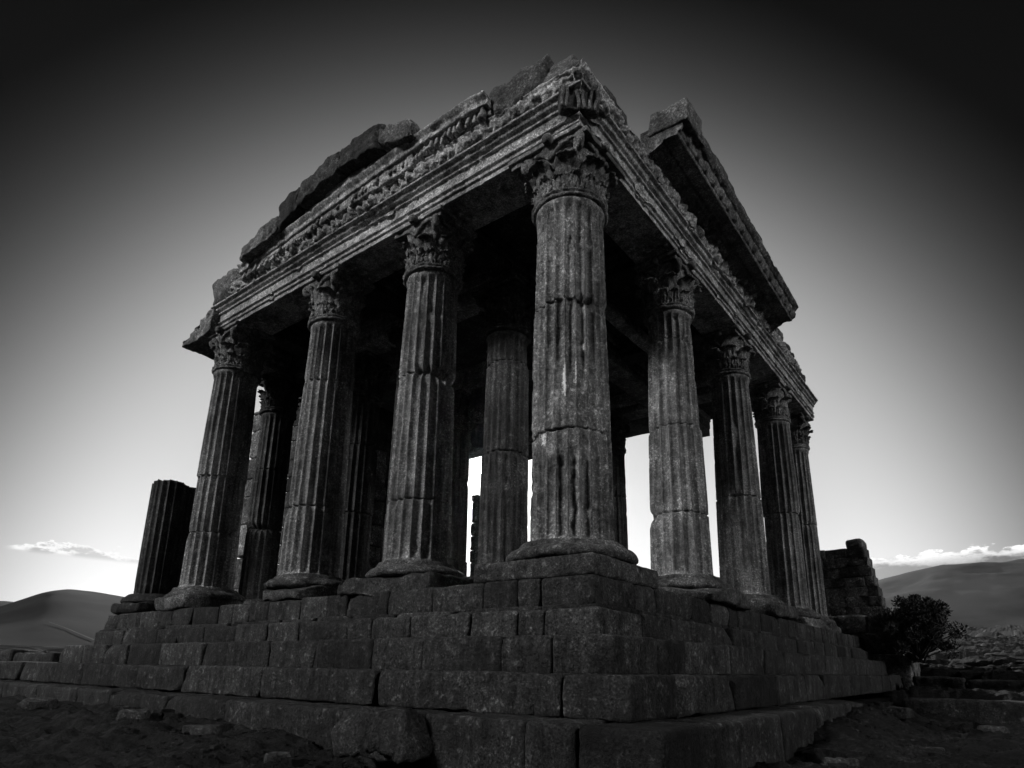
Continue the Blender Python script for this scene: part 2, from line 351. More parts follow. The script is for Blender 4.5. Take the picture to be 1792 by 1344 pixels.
def leaf(mb,cx,cy,th0,zb,zt,rbell,wid,curl,seed,worn=0.):
    nu,nv=13,16; u=np.linspace(-1,1,nu); v=np.linspace(0,1,nv); Vv,Uu=np.meshgrid(v,u,indexing='ij')
    shape=np.sqrt(np.clip(1-((Vv-.42)/.62)**2*.75,0.02,1)); lobes=1+.13*np.sin(Vv*22+seed)*np.abs(Uu)
    w_=wid*shape*lobes
    r=rbell(zb+(zt-zb)*Vv)+.035+.05*np.sin(np.pi*Vv)*(1-Uu**2*.6)+curl*sst(Vv,.55,1.)**1.3
    z=zb+(zt-zb)*np.where(Vv>.82,.82+ (Vv-.82)*(.2) -.5*(Vv-.82)**2*3,Vv)
    r=r+.035*np.cos(Uu*np.pi*3)*(1-.4*Vv)*(1-worn*.5)
    out=[]
    for off in(0.,-.05):
        rr=r+off; a=th0+w_*Uu/np.maximum(rr,.3)
        out.append(np.stack([cx+rr*np.cos(a),cy+rr*np.sin(a),z+(off*.6*sst(Vv,.7,1))],-1))
    Pf,Pb=out; Pf=Pf+vnoise3(Pf,9.,3,seed)*.05*(1+worn); Pb=Pb+vnoise3(Pb,6.,3,seed)*.02
    N=nu*nv; q=gridq(nv,nu)
    Q=[*q,*(q[:,::-1]+N)]
    for i in range(nv-1):
        Q.append([i*nu,i*nu+N,(i+1)*nu+N,(i+1)*nu]); e=nu-1; Q.append([(i+1)*nu+e,(i+1)*nu+e+N,i*nu+e+N,i*nu+e])
    t=(nv-1)*nu
    for j in range(nu-1): Q.append([t+j,t+j+N,t+j+1+N,t+j+1])
    mb.add(np.concatenate([Pf.reshape(-1,3),Pb.reshape(-1,3)]),np.array(Q))
def capital_mb(cx,cy,rt,seed,lod=0,worn=.3,zb=8.0,zt=9.66):
    mb=MB(); rs=random.Random(seed)
    hh=zt-zb
    bell=lambda z: rt*(.93+.02*(z-zb)/hh+.22*((z-zb)/hh)**3)
    prof=[(rt*.93,zb-.10),(rt*1.04,zb-.08),(rt*1.12,zb-.05),(rt*1.12,zb-.01),(rt*1.04,zb+.01),(rt*1.08,zb+.03),(rt*1.14,zb+.06),(rt*1.08,zb+.10),(rt*.95,zb+.12)]
    prof+=[(bell(zb+t*hh),zb+t*hh) for t in np.linspace(.08,.86,9)]
    lathe(mb,cx,cy,prof,110,.05,7.,seed,.03)
    for tier,(a,b_,n,c_) in enumerate([(.05,.38,14,.15),(.10,.68,8,.30)]):
        for k in range(n):
            if rs.random()<.12*worn: continue
            th=(k+.5*(tier))*2*math.pi/n+.1*rs.random()
            z1=zb+hh*b_*(1-.18*rs.random()*worn)
            leaf(mb,cx,cy,th,zb+hh*a,z1,bell,rt*(.22 if tier==0 else .40),c_*(1-.6*rs.random()*worn),seed*3.1+k+tier*9,worn)
    # corner volutes + stalks
    for k in range(4):
        a=math.pi/4+k*math.pi/2
        if rs.random()<worn*.45: continue
        rr0=rt*1.12; pts=[];rad=[]
        for i in range(12):
            t=i/11; pts.append((cx+math.cos(a)*(rt*.98+t*rt*.20),cy+math.sin(a)*(rt*.98+t*rt*.20),zb+hh*(.50+.30*t+.06*math.sin(t*3))));rad.append(.07+.03*t)
        cxv=rt*1.22; zc=zb+hh*.74
        for i in range(14):
            t=i/13; an=1.6-t*8.5; rv=.17*(1-.75*t)
            pts.append((cx+math.cos(a)*(cxv+rv*math.cos(an)),cy+math.sin(a)*(cxv+rv*math.cos(an)),zc+rv*math.sin(an)));rad.append(.085*(1-.5*t))
        tube(mb,pts,np.array(rad)*1.25,8)
    for k in range(4):
        a=k*math.pi/2
        for s in(-1,1):
            pts=[(cx+math.cos(a+s*q*.55)*(rt*(1.02+.10*q)),cy+math.sin(a+s*q*.55)*(rt*(1.02+.10*q)),zb+hh*(.62+.2*math.sin(q*1.6))) for q in np.linspace(0,1,8)]
            tube(mb,pts,.055,6)
        P,Q=box_lattice(np.array([.14,.14,.12]),.08,.1); L=np.linalg.norm(P,axis=1,keepdims=True); P=P/L*.14
        mb.add(P+np.array([cx+math.cos(a)*rt*1.2,cy+math.sin(a)*rt*1.2,zb+hh*.9]),Q)
    # square moulded abacus under the beam
    ax=.95*rt/.75; ay=.78*rt/.75
    if seed in SIDE: ax,ay=ay,ax
    sx=-.28 if seed==11 else (0 if seed in SIDE else -.12); sy=.28 if seed==11 else 0
    rblock(mb,(cx-ax+.07+sx,cy-ay+.07,zt-.26),(cx+ax-.07+(.12 if seed==11 else 0)*0,cy+ay-.07+sy,zt-.135),.02,.09,.03,4.,seed+41,tone=1.)
    rblock(mb,(cx-ax+sx,cy-ay,zt-.13),(cx+(ax if seed!=11 else ay),cy+ay+sy,zt-.012),.02,.09,.025,4.,seed+42,tone=1.7)
    return mb
SIDE=(53,61,71,83)
COLS=[ # x,y,rb,rt,nfl,seed,joints,wear,label
 (0,0,.90,.80,22,11,[2.35,5.35],.62,'massive corner column with two drum joints and two pale scars'),
 (-4.55,0,.87,.73,20,23,[1.55,4.95],.36,'second column of the left colonnade, chipped at its upper joint'),
 (-8.95,0,.86,.73,20,37,[2.0,5.95],.08,'third column of the left colonnade, with crisp flutes'),
 (-14.77,0,.90,.76,20,41,[1.9,3.9],.05,'last standing column at the left end under the broken beam'),
 (0,5.55,.85,.68,18,53,[1.75,4.3,7.0],.22,'second column of the right side, three joints'),
 (0,10.79,.81,.67,18,61,[3.4],.18,None),
 (0,16.19,.78,.65,18,71,[3.9],.18,None),
 (-.12,20.26,.68,.58,18,83,[4.2],.15,'last and thinnest column at the far end of the right side'),
 (-4.75,3.63,.76,.70,20,97,[3.9,6.9],.45,'inner column standing in front of the low sun'),
 (-9.0,3.6,.74,.68,18,101,[2.6,5.6],.3,None),
 (-12.6,4.2,.74,.68,18,103,[3.2,5.9],.2,None),
 (-17.0,3.15,.74,.68,18,107,[2.9,5.4],.2,None),
 (-5.3,9.0,.74,.68,18,109,[2.6,5.6],.3,None),
 (-12.0,9.0,.74,.68,18,113,[2.0,5.6],.3,None),
 (-7.55,15.5,.70,.64,18,127,[2.6,5.6],.3,None)]
for i,(x,y,rb,rt,nf,sd,jo,we,lab) in enumerate(COLS):
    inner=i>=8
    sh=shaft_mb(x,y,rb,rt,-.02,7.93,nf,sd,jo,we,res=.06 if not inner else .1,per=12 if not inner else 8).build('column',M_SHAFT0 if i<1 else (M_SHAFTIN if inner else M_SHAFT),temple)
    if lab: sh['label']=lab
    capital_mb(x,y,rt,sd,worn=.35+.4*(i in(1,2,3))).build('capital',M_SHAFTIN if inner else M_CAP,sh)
    mb=MB()
    k=rb/.86*(1.07 if i in(0,4,5) else 1.)
    lathe(mb,x,y,[(.80*k,.04),(.93*k,.02),(.99*k,-.04),(1.0*k,-.09),(1.05*k,-.11),(1.14*k,-.16),(1.20*k,-.24),(1.20*k,-.30),(1.12*k,-.37),(.9*k,-.38)],110,.05,4.5,sd,.16 if i else .06)
    if i==0: rblock(mb,(x-1.62,y-1.22,-.76),(x+1.22,y+1.5,-.355),.07,.12,.022,3.,sd)
    else:
        hx=(1.36 if i in (1,4,5,6) else 1.22)*k; rblock(mb,(x-hx,y-hx,-.75),(x+hx,y+hx,-.33),.09,.10,.055,3.,sd,big=.10,cuts=5)
    mb.build('base',M_BASE,sh)
# ---- stepped platform
def course(mb,face,o,z0,z1,s0,s1,depth,seed,lmin=.9,lmax=2.3,r=.055,amp=.022,seg=.16,jit=.02):
    rs=random.Random(seed); s=s0; k=0
    while s<s1-.25:
        L=rs.uniform(lmin,lmax); e=min(s+L,s1)
        if s1-e<.5: e=s1
        j=rs.uniform(-jit,jit); g_=rs.uniform(.002,.012)*(1 if o<1.9 else .5); dz=rs.uniform(-.012,.006)
        oo=o+j
        if face=='L': rblock(mb,(s+g_,-oo,z0-.05),(e-g_,-oo+depth,z1+dz),r,seg,amp,2.6,seed+k,cuts=rs.choice([0,1,3,5]),cutr=(.80,.95))
        else: rblock(mb,(oo-depth,s+g_,z0-.05),(oo,e-g_,z1+dz),r,seg,amp,2.6,seed+k,cuts=rs.choice([0,1,3,5]),cutr=(.80,.95))
        s=e;k+=1
def step(o,z0,z1,xl,yr,seed,**kw):
    mb=MB(); course(mb,'L',o,z0,z1,xl,o-1.15,1.5,seed,**kw); 
    # corner block
    rblock(mb,(o-1.14,-o-.005,z0-.05),(o+.005,-o+1.6,z1-.004),kw.get('r',.055)*1.3,.13,.03,2.4,seed+500)
    course(mb,'R',o,z0,z1,-o+1.62,yr,1.5,seed+300,**kw)
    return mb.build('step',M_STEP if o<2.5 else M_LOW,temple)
step(1.22,-1.27,-.74,-19.6,24.5,1000,lmin=.6,lmax=1.5)
step(1.30,-1.36,-1.27,-19.7,24.8,1100,lmin=.5,lmax=1.9,r=.03,amp=.012)
step(1.48,-1.84,-1.36,-19.4,27.5,1200,lmin=.7,lmax=2.4)
step(2.0,-2.455,-1.84,-20.5,29.2,1300,lmin=1.2,lmax=2.8,r=.06)
step(2.6,-3.06,-2.455,-52,31.5,1400,lmin=1.6,lmax=4.0,r=.045,seg=.14,amp=.035)
mb=MB(); course(mb,'L',3.4,-4.3,-3.09,-.6,2.2,1.4,1500,lmin=1.5,lmax=3,r=.07,amp=.035)
rblock(mb,(2.22,-3.41,-4.3),(3.42,-1.4,-3.1),.09,.14,.035,2.,1555)
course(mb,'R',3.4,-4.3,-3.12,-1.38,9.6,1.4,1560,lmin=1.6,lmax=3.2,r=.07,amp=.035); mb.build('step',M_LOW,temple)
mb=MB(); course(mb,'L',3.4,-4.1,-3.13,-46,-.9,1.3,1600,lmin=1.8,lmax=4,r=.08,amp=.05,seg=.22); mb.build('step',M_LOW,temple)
mb=MB(); rblock(mb,(-19.2,-.4,-1.4),(-.3,24,-.78),.05,.5,.02,1.5,1700); rblock(mb,(-19.,.3,-3.6),(.5,25,-1.3),.05,1.,.02,1.5,1701)
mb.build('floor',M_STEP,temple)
# ---- entablature: closed profile swept along a face, mitred at the corner
def sweep(face,prof,s0,s1,res,disp=None,amp=.012,freq=3.,seed=0,bite=.12,dens=.05,mitre=True,zfun=None,inn=-.62,axis0=0.,capn=True):
    prof=np.array(prof,float); seg=np.linalg.norm(np.diff(prof,axis=0),axis=1)
    pts=[prof[0]]
    for k in range(len(seg)):
        n=max(1,int(math.ceil(seg[k]/dens)))
        for i in range(1,n+1): pts.append(prof[k]+(prof[k+1]-prof[k])*i/n)
    zt=prof[-1][1];zb=prof[0][1]; nback=max(2,int(abs(zt-zb)/.3)); ntop=max(1,int((prof[-1][0]-inn)/.3))
    for i in range(1,ntop+1): pts.append([prof[-1][0]+(inn-prof[-1][0])*i/ntop,zt])
    for i in range(1,nback+1): pts.append([inn,zt+(zb-zt)*i/nback])
    nb2=max(1,int((prof[0][0]-inn)/.3))
    for i in range(1,nb2): pts.append([inn+(prof[0][0]-inn)*i/nb2,zb])
    pts=np.array(pts); nk=len(pts)
    nrm=np.roll(pts,-1,0)-np.roll(pts,1,0); nrm=np.stack([nrm[:,1],-nrm[:,0]],-1); nrm/=np.linalg.norm(nrm,axis=1,keepdims=True)+1e-9
    ns=int((s1-s0)/res)+2; t=np.linspace(0,1,ns)[:,None]; O=np.repeat(pts[None,:,0],ns,0); Z=np.repeat(pts[None,:,1],ns,0)
    if face=='L': S=s0+(( O if mitre else s1)-s0)*t
    else: S=(-O if mitre else s0)*(1-t)+s1*t
    S=S+np.zeros_like(Z)
    if zfun is not None: Z=Z+zfun(S)*1.0
    d=np.zeros_like(Z)
    if disp is not None: d=d+disp(S,O,np.repeat(pts[None,:,1],ns,0))
    def W(S,O,Z): return np.stack([S,axis0-O,Z],-1) if face=='L' else np.stack([axis0+O,S,Z],-1)
    P=W(S,O,Z)
    outer=(O>inn+.2)
    d=d+fbm(P*freq,4,.55,seed)*amp*1.5-np.maximum(0,fbm(P*1.3,4,.55,seed+4)-.16)*bite*1.6*outer-np.maximum(0,fbm(P*np.array([4.,4.,4.]),3,.55,seed+8)-.25)*bite*.8*outer
    P=W(S,O+d*nrm[None,:,0],Z+d*nrm[None,:,1])
    Q=gridq(ns,nk,True)
    if face=='L': pass
    else: Q=Q[:,::-1]
    V=P.reshape(-1,3); T=[]
    NG=[]
    V=list(V)
    for e,(bs,fl) in enumerate([(0,0),((ns-1)*nk,1)]):
        c=np.mean(P[0 if e==0 else -1],0); ci=len(V); V.append(c)
        for k in range(nk):
            a,b_=bs+k,bs+(k+1)%nk
            T.append([a,b_,ci] if (fl==1)^(face=='R') else [b_,a,ci])
    mb=MB(); mb.add(np.array(V),Q,np.array(T)); return mb
ARCH=[(.58,9.65),(.66,9.66),(.66,9.80),(.72,9.82),(.72,9.865),(.675,9.88),(.68,9.97),(.75,10.0),(.75,10.04),(.70,10.06),(.70,10.34),(.77,10.37),(.77,10.41),(.73,10.43),(.73,10.48),(.83,10.53),(.86,10.60),(.96,10.64),(.96,10.69),(.85,10.70),(.6,10.705)]
OLD=[(.60,9.65),(.68,9.66),(.68,9.93),(.715,9.95),(.74,9.965),(.74,10.20),(.775,10.22),(.80,10.245),(.80,10.47),(.83,10.49),(.87,10.52),(.87,10.54),(.93,10.58),(.97,10.62),(.97,10.66),(.90,10.68),(.6,10.69)]
def archd(S,O,Z):
    j=np.zeros_like(Z)
    bead=.010*np.sin(S*2*np.pi/.11)*(sst(Z,9.93,9.94)*sst(-Z,-9.97,-9.96)+sst(Z,10.2,10.21)*sst(-Z,-10.25,-10.24))
    # joints over each column and small settlements
    for q in (-2.3,-4.6,-6.9,-9.0,-11.8,-14.6,2.7,5.5,8.1,10.8,13.5,16.2): j=j-.05*np.exp(-((S-q-.03*np.sin(Z*9))/.022)**2)
    return bead+j
a1=sweep('L',ARCH,-15.6,.0,.07,archd,.010,4.,3,.16,.035).build('architrave',M_ENT,temple); a1['label']='banded beam along the left face above the columns'
a2=sweep('R',ARCH,.0,21.2,.07,archd,.014,4.,5,.18,.035).build('architrave',M_ENT,temple); a2['label']='banded beam along the right face above the columns'
FR=[(.72,10.68),(.84,10.72),(.93,10.80),(.98,10.92),(.97,11.04),(.93,11.12),(.97,11.16),(.99,11.19),(.97,11.22),(.7,11.23)]
def frd(S,O,Z):
    P=np.stack([S*5.5,O*3,Z*5.5+np.sin(S*3)],-1); a=fbm(P,3,.6,77)
    leafp=np.abs(np.sin(S*np.pi/.31+np.sin(Z*8)*.5)); m_=sst(Z,10.7,10.8)*sst(-Z,-11.14,-11.06)
    return (.20*a+.10*leafp-.05)*m_
sweep('L',FR,-14.3,.0,.05,frd,.03,7.,13,.14,.04).build('frieze',M_ENT,temple)
sweep('R',FR,.0,17.9,.05,frd,.03,7.,17,.16,.04).build('frieze',M_ENT,temple)
# left cornice
COR=[(.80,11.2),(.84,11.24),(.98,11.30),(1.0,11.34),(1.0,11.44),(1.18,11.46),(1.20,11.50),(1.20,11.62),(1.23,11.64),(1.30,11.72),(1.32,11.76),(1.30,11.79),(1.0,11.80)]
LIP=([-13.6,-13.,-7.4,-4.2,-2.3,-1.2],[-.45,-.42,-.02,.10,.10,-.1])
def corz(S): return np.interp(S,LIP[0],LIP[1])*.8
def cord(S,O,Z): return .012*np.sin(S*2*np.pi/.16)*sst(Z,11.22,11.26)*sst(-Z,-11.34,-11.3)
mb=sweep('L',COR,-13.3,-1.75,.06,cord,.012,4.,23,.16,.045,mitre=False,zfun=lambda S:corz(S))
rs=random.Random(4); s=-13.2
while s<-1.9:   # leaf tongues under the corona
    if rs.random()>.08:
        zc=11.33+corz(np.array(s)); L=rs.uniform(.17,.30); oo=rs.uniform(1.0,1.12)
        rblock(mb,(s-.055,-oo-.07,zc-L*.75),(s+.055,-oo+.14,zc+.13),.05,.07,.02,7.,int(s*100)+2000,tilt=(1,0,0,rs.uniform(-.5,-.1)))
    s+=rs.uniform(.14,.18)
s=-13.
while s<-1.9:   # worn rosettes of the frieze
    if rs.random()>.25:
        z=rs.uniform(10.85,11.1)+.5*corz(np.array(s)); rr=rs.uniform(.06,.12)
        rblock(mb,(s-rr,-.98,z-rr),(s+rr,-.78,z+rr),rr*.9,.06,.02,7.,int(s*100)+4000)
    s+=rs.uniform(.3,.5)
mb.build('cornice',M_ENT,temple)['label']='left cornice with a fringe of carved leaf tongues'
# right cornice: deep soffit and sloping carved fascia
CR=[(.80,11.08),(.86,11.12),(1.0,11.16),(1.25,11.26),(1.36,11.29),(1.38,11.36),(1.70,11.345),(1.76,11.33),(1.80,11.37),(1.80,11.42),(1.84,11.45),(1.88,11.60),(1.92,11.72),(1.97,11.74),(2.04,11.80),(2.10,11.86),(2.08,11.90),(1.85,11.92)]
def crd(S,O,Z):
    ros=sst(np.cos(S*2*np.pi/.62)*np.cos((Z-11.57)*9),.1,.8)*sst(O,1.78,1.86)*sst(-O,-2.0,-1.95)
    den=sst(np.sin(S*2*np.pi/.2),-.2,.3)*sst(-O,-1.05,-1.0)*sst(Z,11.2,11.25)
    return .075*ros+.05*den
def crz(S): return np.interp(S,[1,4,8,13.6],[.08,.04,-.06,-.22])
mb=sweep('R',CR,2.5,13.6,.06,crd,.012,4.,31,.10,.045,mitre=False,zfun=crz,inn=.74)
s=2.8
while s<13.3:
    rr=rs.uniform(.10,.14); z=11.30+float(crz(np.array(s)))
    rblock(mb,(1.0,s-rr,z-.17),(1.24,s+rr,z+.04),.08,.09,.03,6.,int(s*100)+6000)
    s+=rs.uniform(.5,.56)
mb.build('cornice',M_COR,temple)['label']='right cornice with a deep shadowed soffit and ragged upper edge'
mb=MB(); rblock(mb,(.66-.46,-.66-.13,10.06),(.66+.46,-.66+.13,10.74),.05,.06,.05,6.,391,rotz=math.pi/4,tone=.35)
for k in (0,1,3,4,6,7):
    q=-.40+.80*k/7+.03*math.sin(k*5); px_,py_=.66+q*.707+.1,-.66+q*.707-.1
    tube(mb,[(px_+.02*math.sin(z*9+k),py_-.02*math.sin(z*7+k),z) for z in np.linspace(10.1,10.66,9)],np.linspace(.03,.055,9),6)
mb.build('corner_carving',M_CAP,temple)
# ---- rough blocks on top
def quadblock(pts,y0,y1,seed,amp=.05,big=.06,name='coping_block',mat=None,r=.10):
    """pts: (xa,za_bot,za_top,xb,zb_bot,zb_top) on the left face"""
    xa,ab,at,xb,bb,bt=pts; mb=MB()
    def wp(P,h):
        u=(P[:,0]/h[0]+1)/2; v=(P[:,2]/h[2]+1)/2
        zb=ab+(bb-ab)*u; zt=at+(bt-at)*u
        Q=P.copy(); Q[:,2]=zb+(zt-zb)*v-(min(ab,bb)+max(at,bt))/2; return Q
    rblock(mb,(xa,y0,min(ab,bb)),(xb,y1,max(at,bt)),r*.5,.08,amp*1.6,4.,seed,warp=wp,big=big,cuts=3,cutr=(.8,.95))
    return mb.build(name,mat or M_TOP,temple)
LB=[(-12.75,11.25,11.72,-10.62,11.55,12.28),(-10.6,11.55,12.42,-9.55,11.95,12.75),(-9.53,11.95,12.75,-7.5,12.3,13.1),(-7.48,12.28,13.05,-5.62,12.1,12.98),(-5.6,12.05,12.66,-4.25,11.72,12.25)]
for i,q in enumerate(LB): quadblock(q,-1.5,-.3,300+i)
mb=MB()
for i,(xa,za,xb,zb) in enumerate([(-12.2,11.5,-10.4,11.75),(-10.4,11.8,-8.6,12.2),(-8.6,12.3,-6.6,12.3),(-6.6,12.2,-4.5,11.85)]):
    rblock(mb,(xa,-1.12,11.1),(xb,-.2,max(za,zb)),.05,.15,.04,3.,330+i)
mb.build('gable_wall',M_ENT,temple)
def boulder(lo,hi,seed,amp=.09,big=.12,r=.2,cuts=4,warp=None,rotz=0,mat=None,name='broken_block',label=None):
    mb=MB(); rblock(mb,lo,hi,r,.07,amp,3.2,seed,big=big,warp=warp,rotz=rotz,cuts=cuts,cutr=(.72,.95)); o=mb.build(name,mat or M_TOP,temple)
    if label: o['label']=label
    return o
def taper(k,sx=0,kz=1.):
    def f(P,h):
        v=(P[:,2]/h[2]+1)/2; Q=P.copy(); s=1-k*v**kz; Q[:,0]=P[:,0]*s+sx*v; Q[:,1]=P[:,1]*s; return Q
    return f
boulder((-2.0,-1.0,11.1),(-.12,.7,12.42),401,.08,.10,.14,cuts=2,label='rough boulder-like block left of the corner')
boulder((-.5,-.98,11.12),(.96,.5,12.02),402,.06,.08,.12,warp=taper(.45,-.05),label='pointed broken block crowning the corner')
boulder((.0,.2,11.1),(.95,1.4,11.62),403,.07,.08,.10)
boulder((-3.6,-.6,11.6),(-2.1,.4,12.2),404,.05,.08,.14)
boulder((.95,2.42,11.7),(2.12,3.7,12.42),405,.05,.03,.05,cuts=2,warp=taper(.10,.06),label='pointed block at the upper end of the right cornice')
# ragged course above the right cornice
for i,(y0,y1,zt,xo) in enumerate([(3.0,4.4,12.25,2.14),(4.4,6.9,12.3,2.12),(6.9,9.2,12.22,2.10),(9.2,11.2,12.05,2.05),(11.2,12.9,11.86,2.02)]):
    boulder((.8,y0,11.75),(xo-.06,y1+.02,zt),420+i,.05,.05,.12)
for i,(y0,y1,zt) in enumerate([(13.7,15.3,11.75),(15.3,17.2,11.35),(17.2,19.2,11.15)]):
    boulder((-.6,y0,10.64 if i==2 else 11.1),(1.0,y1,zt),430+i,.09,.10,.2)
boulder((-15.9,-.95,10.72),(-14.1,.5,12.0),440,.08,.12,.3,label='rounded block on the left end of the beam')
# left broken end of the beam: it juts out past the last column
quadblock((-17.6,9.62,9.85,-15.4,9.62,10.75),-.95,.9,450,.04,.05,'broken_block',M_ENT,.08)['label']='wedge-shaped broken end of the beam jutting out at the left'
# ---- ceiling and inner beams
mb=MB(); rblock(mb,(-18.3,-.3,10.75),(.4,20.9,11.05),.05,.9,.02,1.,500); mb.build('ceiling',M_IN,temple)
def beam(lo,hi,seed,name='ceiling_beam',amp=.03,mould=True,label=None):
    mb=MB(); lo=np.array(lo,float);hi=np.array(hi,float)
    if mould:
        h=hi[2]-lo[2]; k=0 if hi[0]-lo[0]>hi[1]-lo[1] else 1
        for j,(f0,f1,ex) in enumerate([(0,.33,0),(.335,.68,.035),(.685,1,.09)]):
            a=lo.copy();b_=hi.copy(); a[2]=lo[2]+h*f0;b_[2]=lo[2]+h*f1; a[1-k]-=ex;b_[1-k]+=ex; rblock(mb,a,b_,.03,.25,amp*.5,2.5,seed+j)
    else: rblock(mb,lo,hi,.05,.25,amp,2.,seed)
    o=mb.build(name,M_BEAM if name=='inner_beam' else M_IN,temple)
    if label: o['label']=label
    return o
beam((-17.6,3.15,9.66),(-4.3,4.1,10.74),510,'inner_beam')
beam((-5.35,4.2,9.66),(-4.3,20.4,10.74),513,'inner_beam')
beam((-13,8.6,9.66),(-5.4,9.5,10.74),516,'inner_beam')
beam((-17.5,15.1,9.66),(-.7,16.1,10.74),519,'inner_beam')
beam((-17.5,.6,9.66),(-16.4,3.1,10.6),522,'inner_beam')
beam((-2.95,5.2,9.62),(-2.45,11.1,9.945),552,'inner_beam',mould=False,label='slender beam slung under the ceiling right of the corner column')
for i,x in enumerate((-4.55,-8.95,-14.6)): beam((x-.4,.66,9.95),(x+.4,3.05,10.74),530+i*3)
for i,y in enumerate((5.55,10.79)): beam((-4.25,y-.4,9.95),(-.66,y+.4,10.74),545+i*3)
mb=MB(); rblock(mb,(-11.0,8.6,8.2),(-10.2,9.4,9.2),.2,.1,.08,3.,560); rblock(mb,(-10.9,8.75,6.95),(-10.3,9.3,8.0),.15,.1,.1,3.,561,big=.1); rblock(mb,(-10.95,8.7,9.1),(-10.2,9.35,9.7),.1,.1,.05,3.,562)
mb.build('hanging_fragment',M_IN,temple)['label']='broken lumps of carved stone hanging from an inner beam above the sun'
mb=MB(); rs=random.Random(77); z=-.76; k=0
while z<10.7:
    h_=rs.uniform(.6,.95); e=min(z+h_,10.72); y=4.6
    if 10.72-e<.3: e=10.72
    while y<15.0:
        L=rs.uniform(1.1,2.4); f=min(y+L,15.1)
        if 15.1-f<.5: f=15.1
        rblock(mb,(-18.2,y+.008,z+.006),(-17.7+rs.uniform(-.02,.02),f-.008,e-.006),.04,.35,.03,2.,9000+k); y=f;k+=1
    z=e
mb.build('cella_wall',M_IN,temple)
# ---- free standing broken things on and beside the platform
def thing(o,label,cat,group=None):
    o['kind']='thing'
    o['label']=label;o['category']=cat
    if group:o['group']=group
    return o
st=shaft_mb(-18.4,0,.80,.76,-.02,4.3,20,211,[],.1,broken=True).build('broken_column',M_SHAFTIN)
thing(st,'broken fluted column stump at the far left end of the platform, without a capital','column')
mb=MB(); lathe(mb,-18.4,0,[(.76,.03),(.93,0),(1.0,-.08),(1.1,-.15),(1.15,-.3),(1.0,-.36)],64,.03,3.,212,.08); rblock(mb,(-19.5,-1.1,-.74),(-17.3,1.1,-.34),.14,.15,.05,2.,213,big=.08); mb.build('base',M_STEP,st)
def pier(x,y,r,z1,seed,label):
    mb=MB(); z=-.76; k=0; rs=random.Random(seed)
    while z<z1:
        h_=rs.uniform(.7,1.5); e=min(z+h_,z1); q=r*rs.uniform(.88,1.1); rblock(mb,(x-q,y-q,z),(x+q,y+q,e-.015),.08,.14,.05,2.4,seed+k,big=.04); z=e;k+=1
    return thing(mb.build('stone_pier',M_WALL),label,'pier')
pier(-17.3,9.0,.36,8.1,600,'thin pale block pier glimpsed between the second and third left columns')
pier(-16.2,15.4,.24,7.1,620,'thin broken pier directly under the sun, seen through the central gap')
pier(-19.3,3.9,.42,8.9,640,'ragged pale pier behind the last left column')
# ruined wall to the right behind the colonnade
def wall(label):
    mb=MB(); rs=random.Random(9); y0=26.5
    rows=[(1.2,3.9),(1.25,3.7),(1.3,3.5),(1.25,3.3),(1.3,3.15)]
    z=.45
    for k in range(7):
        h_=.52; xr=2.0-.10*k; x=-1.6
        while x<xr-.2:
            L=rs.uniform(.7,1.3); e=min(x+L,xr); 
            if xr-e<.4:e=xr
            rblock(mb,(x,y0+rs.uniform(-.04,.04),z),(e-.004,y0+1.3,z+h_-.003),.03,.15,.04,2.6,700+k*20+int(x*3)+9); x=e
        z+=h_
    rblock(mb,(.45,y0-.03,z-.02),(1.30,y0+1.3,z+.5),.14,.15,.06,2.,790,big=.1)
    return thing(mb.build('ruined_wall',M_WALL),label,'wall')
wall('ruined block wall with a raised end stone behind the right colonnade')
mb=MB(); rs=random.Random(5)
for k,(z0,z1,xr) in enumerate([(-.5,.5,2.7),(-1.5,-.5,3.7)]):
    x=-1.5
    while x<xr-.2:
        L=rs.uniform(.8,1.6); e=min(x+L,xr); rblock(mb,(x,25.6-k*.7,z0),(e-.02,28.2,z1-.02*rs.random()),.1,.2,.06,2.,800+int(x*7)+k*40); x=e
rblock(mb,(-1.5,24.6,-3.6),(3.0,28,-1.48),.1,.4,.05,1.5,860)
thing(mb.build('wall_footing',M_WALL),'dark stepped stone footing below the ruined wall, beside the bush','wall')
# low blocks on the right
def loose(lo,hi,seed,label,group=None,rotz=0,amp=.04,r=.08,mat=None,cat='stone block',name='stone_block',cuts=0):
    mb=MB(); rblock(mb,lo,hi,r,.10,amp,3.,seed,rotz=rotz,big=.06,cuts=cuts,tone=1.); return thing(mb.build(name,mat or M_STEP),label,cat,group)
loose((3.25,22.0,-3.45),(5.12,23.2,-2.50),900,'squared stone block just right of the step ends')
loose((5.22,22.1,-3.5),(8.8,23.3,-2.56),901,'long squared stone block at the right edge of the picture, upper row')
loose((3.7,14.2,-4.1),(9.2,15.4,-3.14),902,'long low stone slab in front of the two squared blocks',name='stone_slab')
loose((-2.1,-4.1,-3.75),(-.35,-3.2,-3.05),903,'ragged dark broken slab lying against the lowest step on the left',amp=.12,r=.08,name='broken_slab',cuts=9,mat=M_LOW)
for i,(x0,x1,z1,lab) in enumerate([(-24.2,-21.0,-1.95,'low dark rubble block beside the left end of the platform'),(-30,-25.2,-2.05,'low dark rubble block on the left terrace, middle of its row'),(-38,-30.5,-1.95,'long low dark rubble wall at the left edge of the picture')]):
    loose((x0,-.9,-2.6),(x1,.6,z1),910+i,lab,amp=.09,r=.12,name='rubble_wall',cat='rubble')
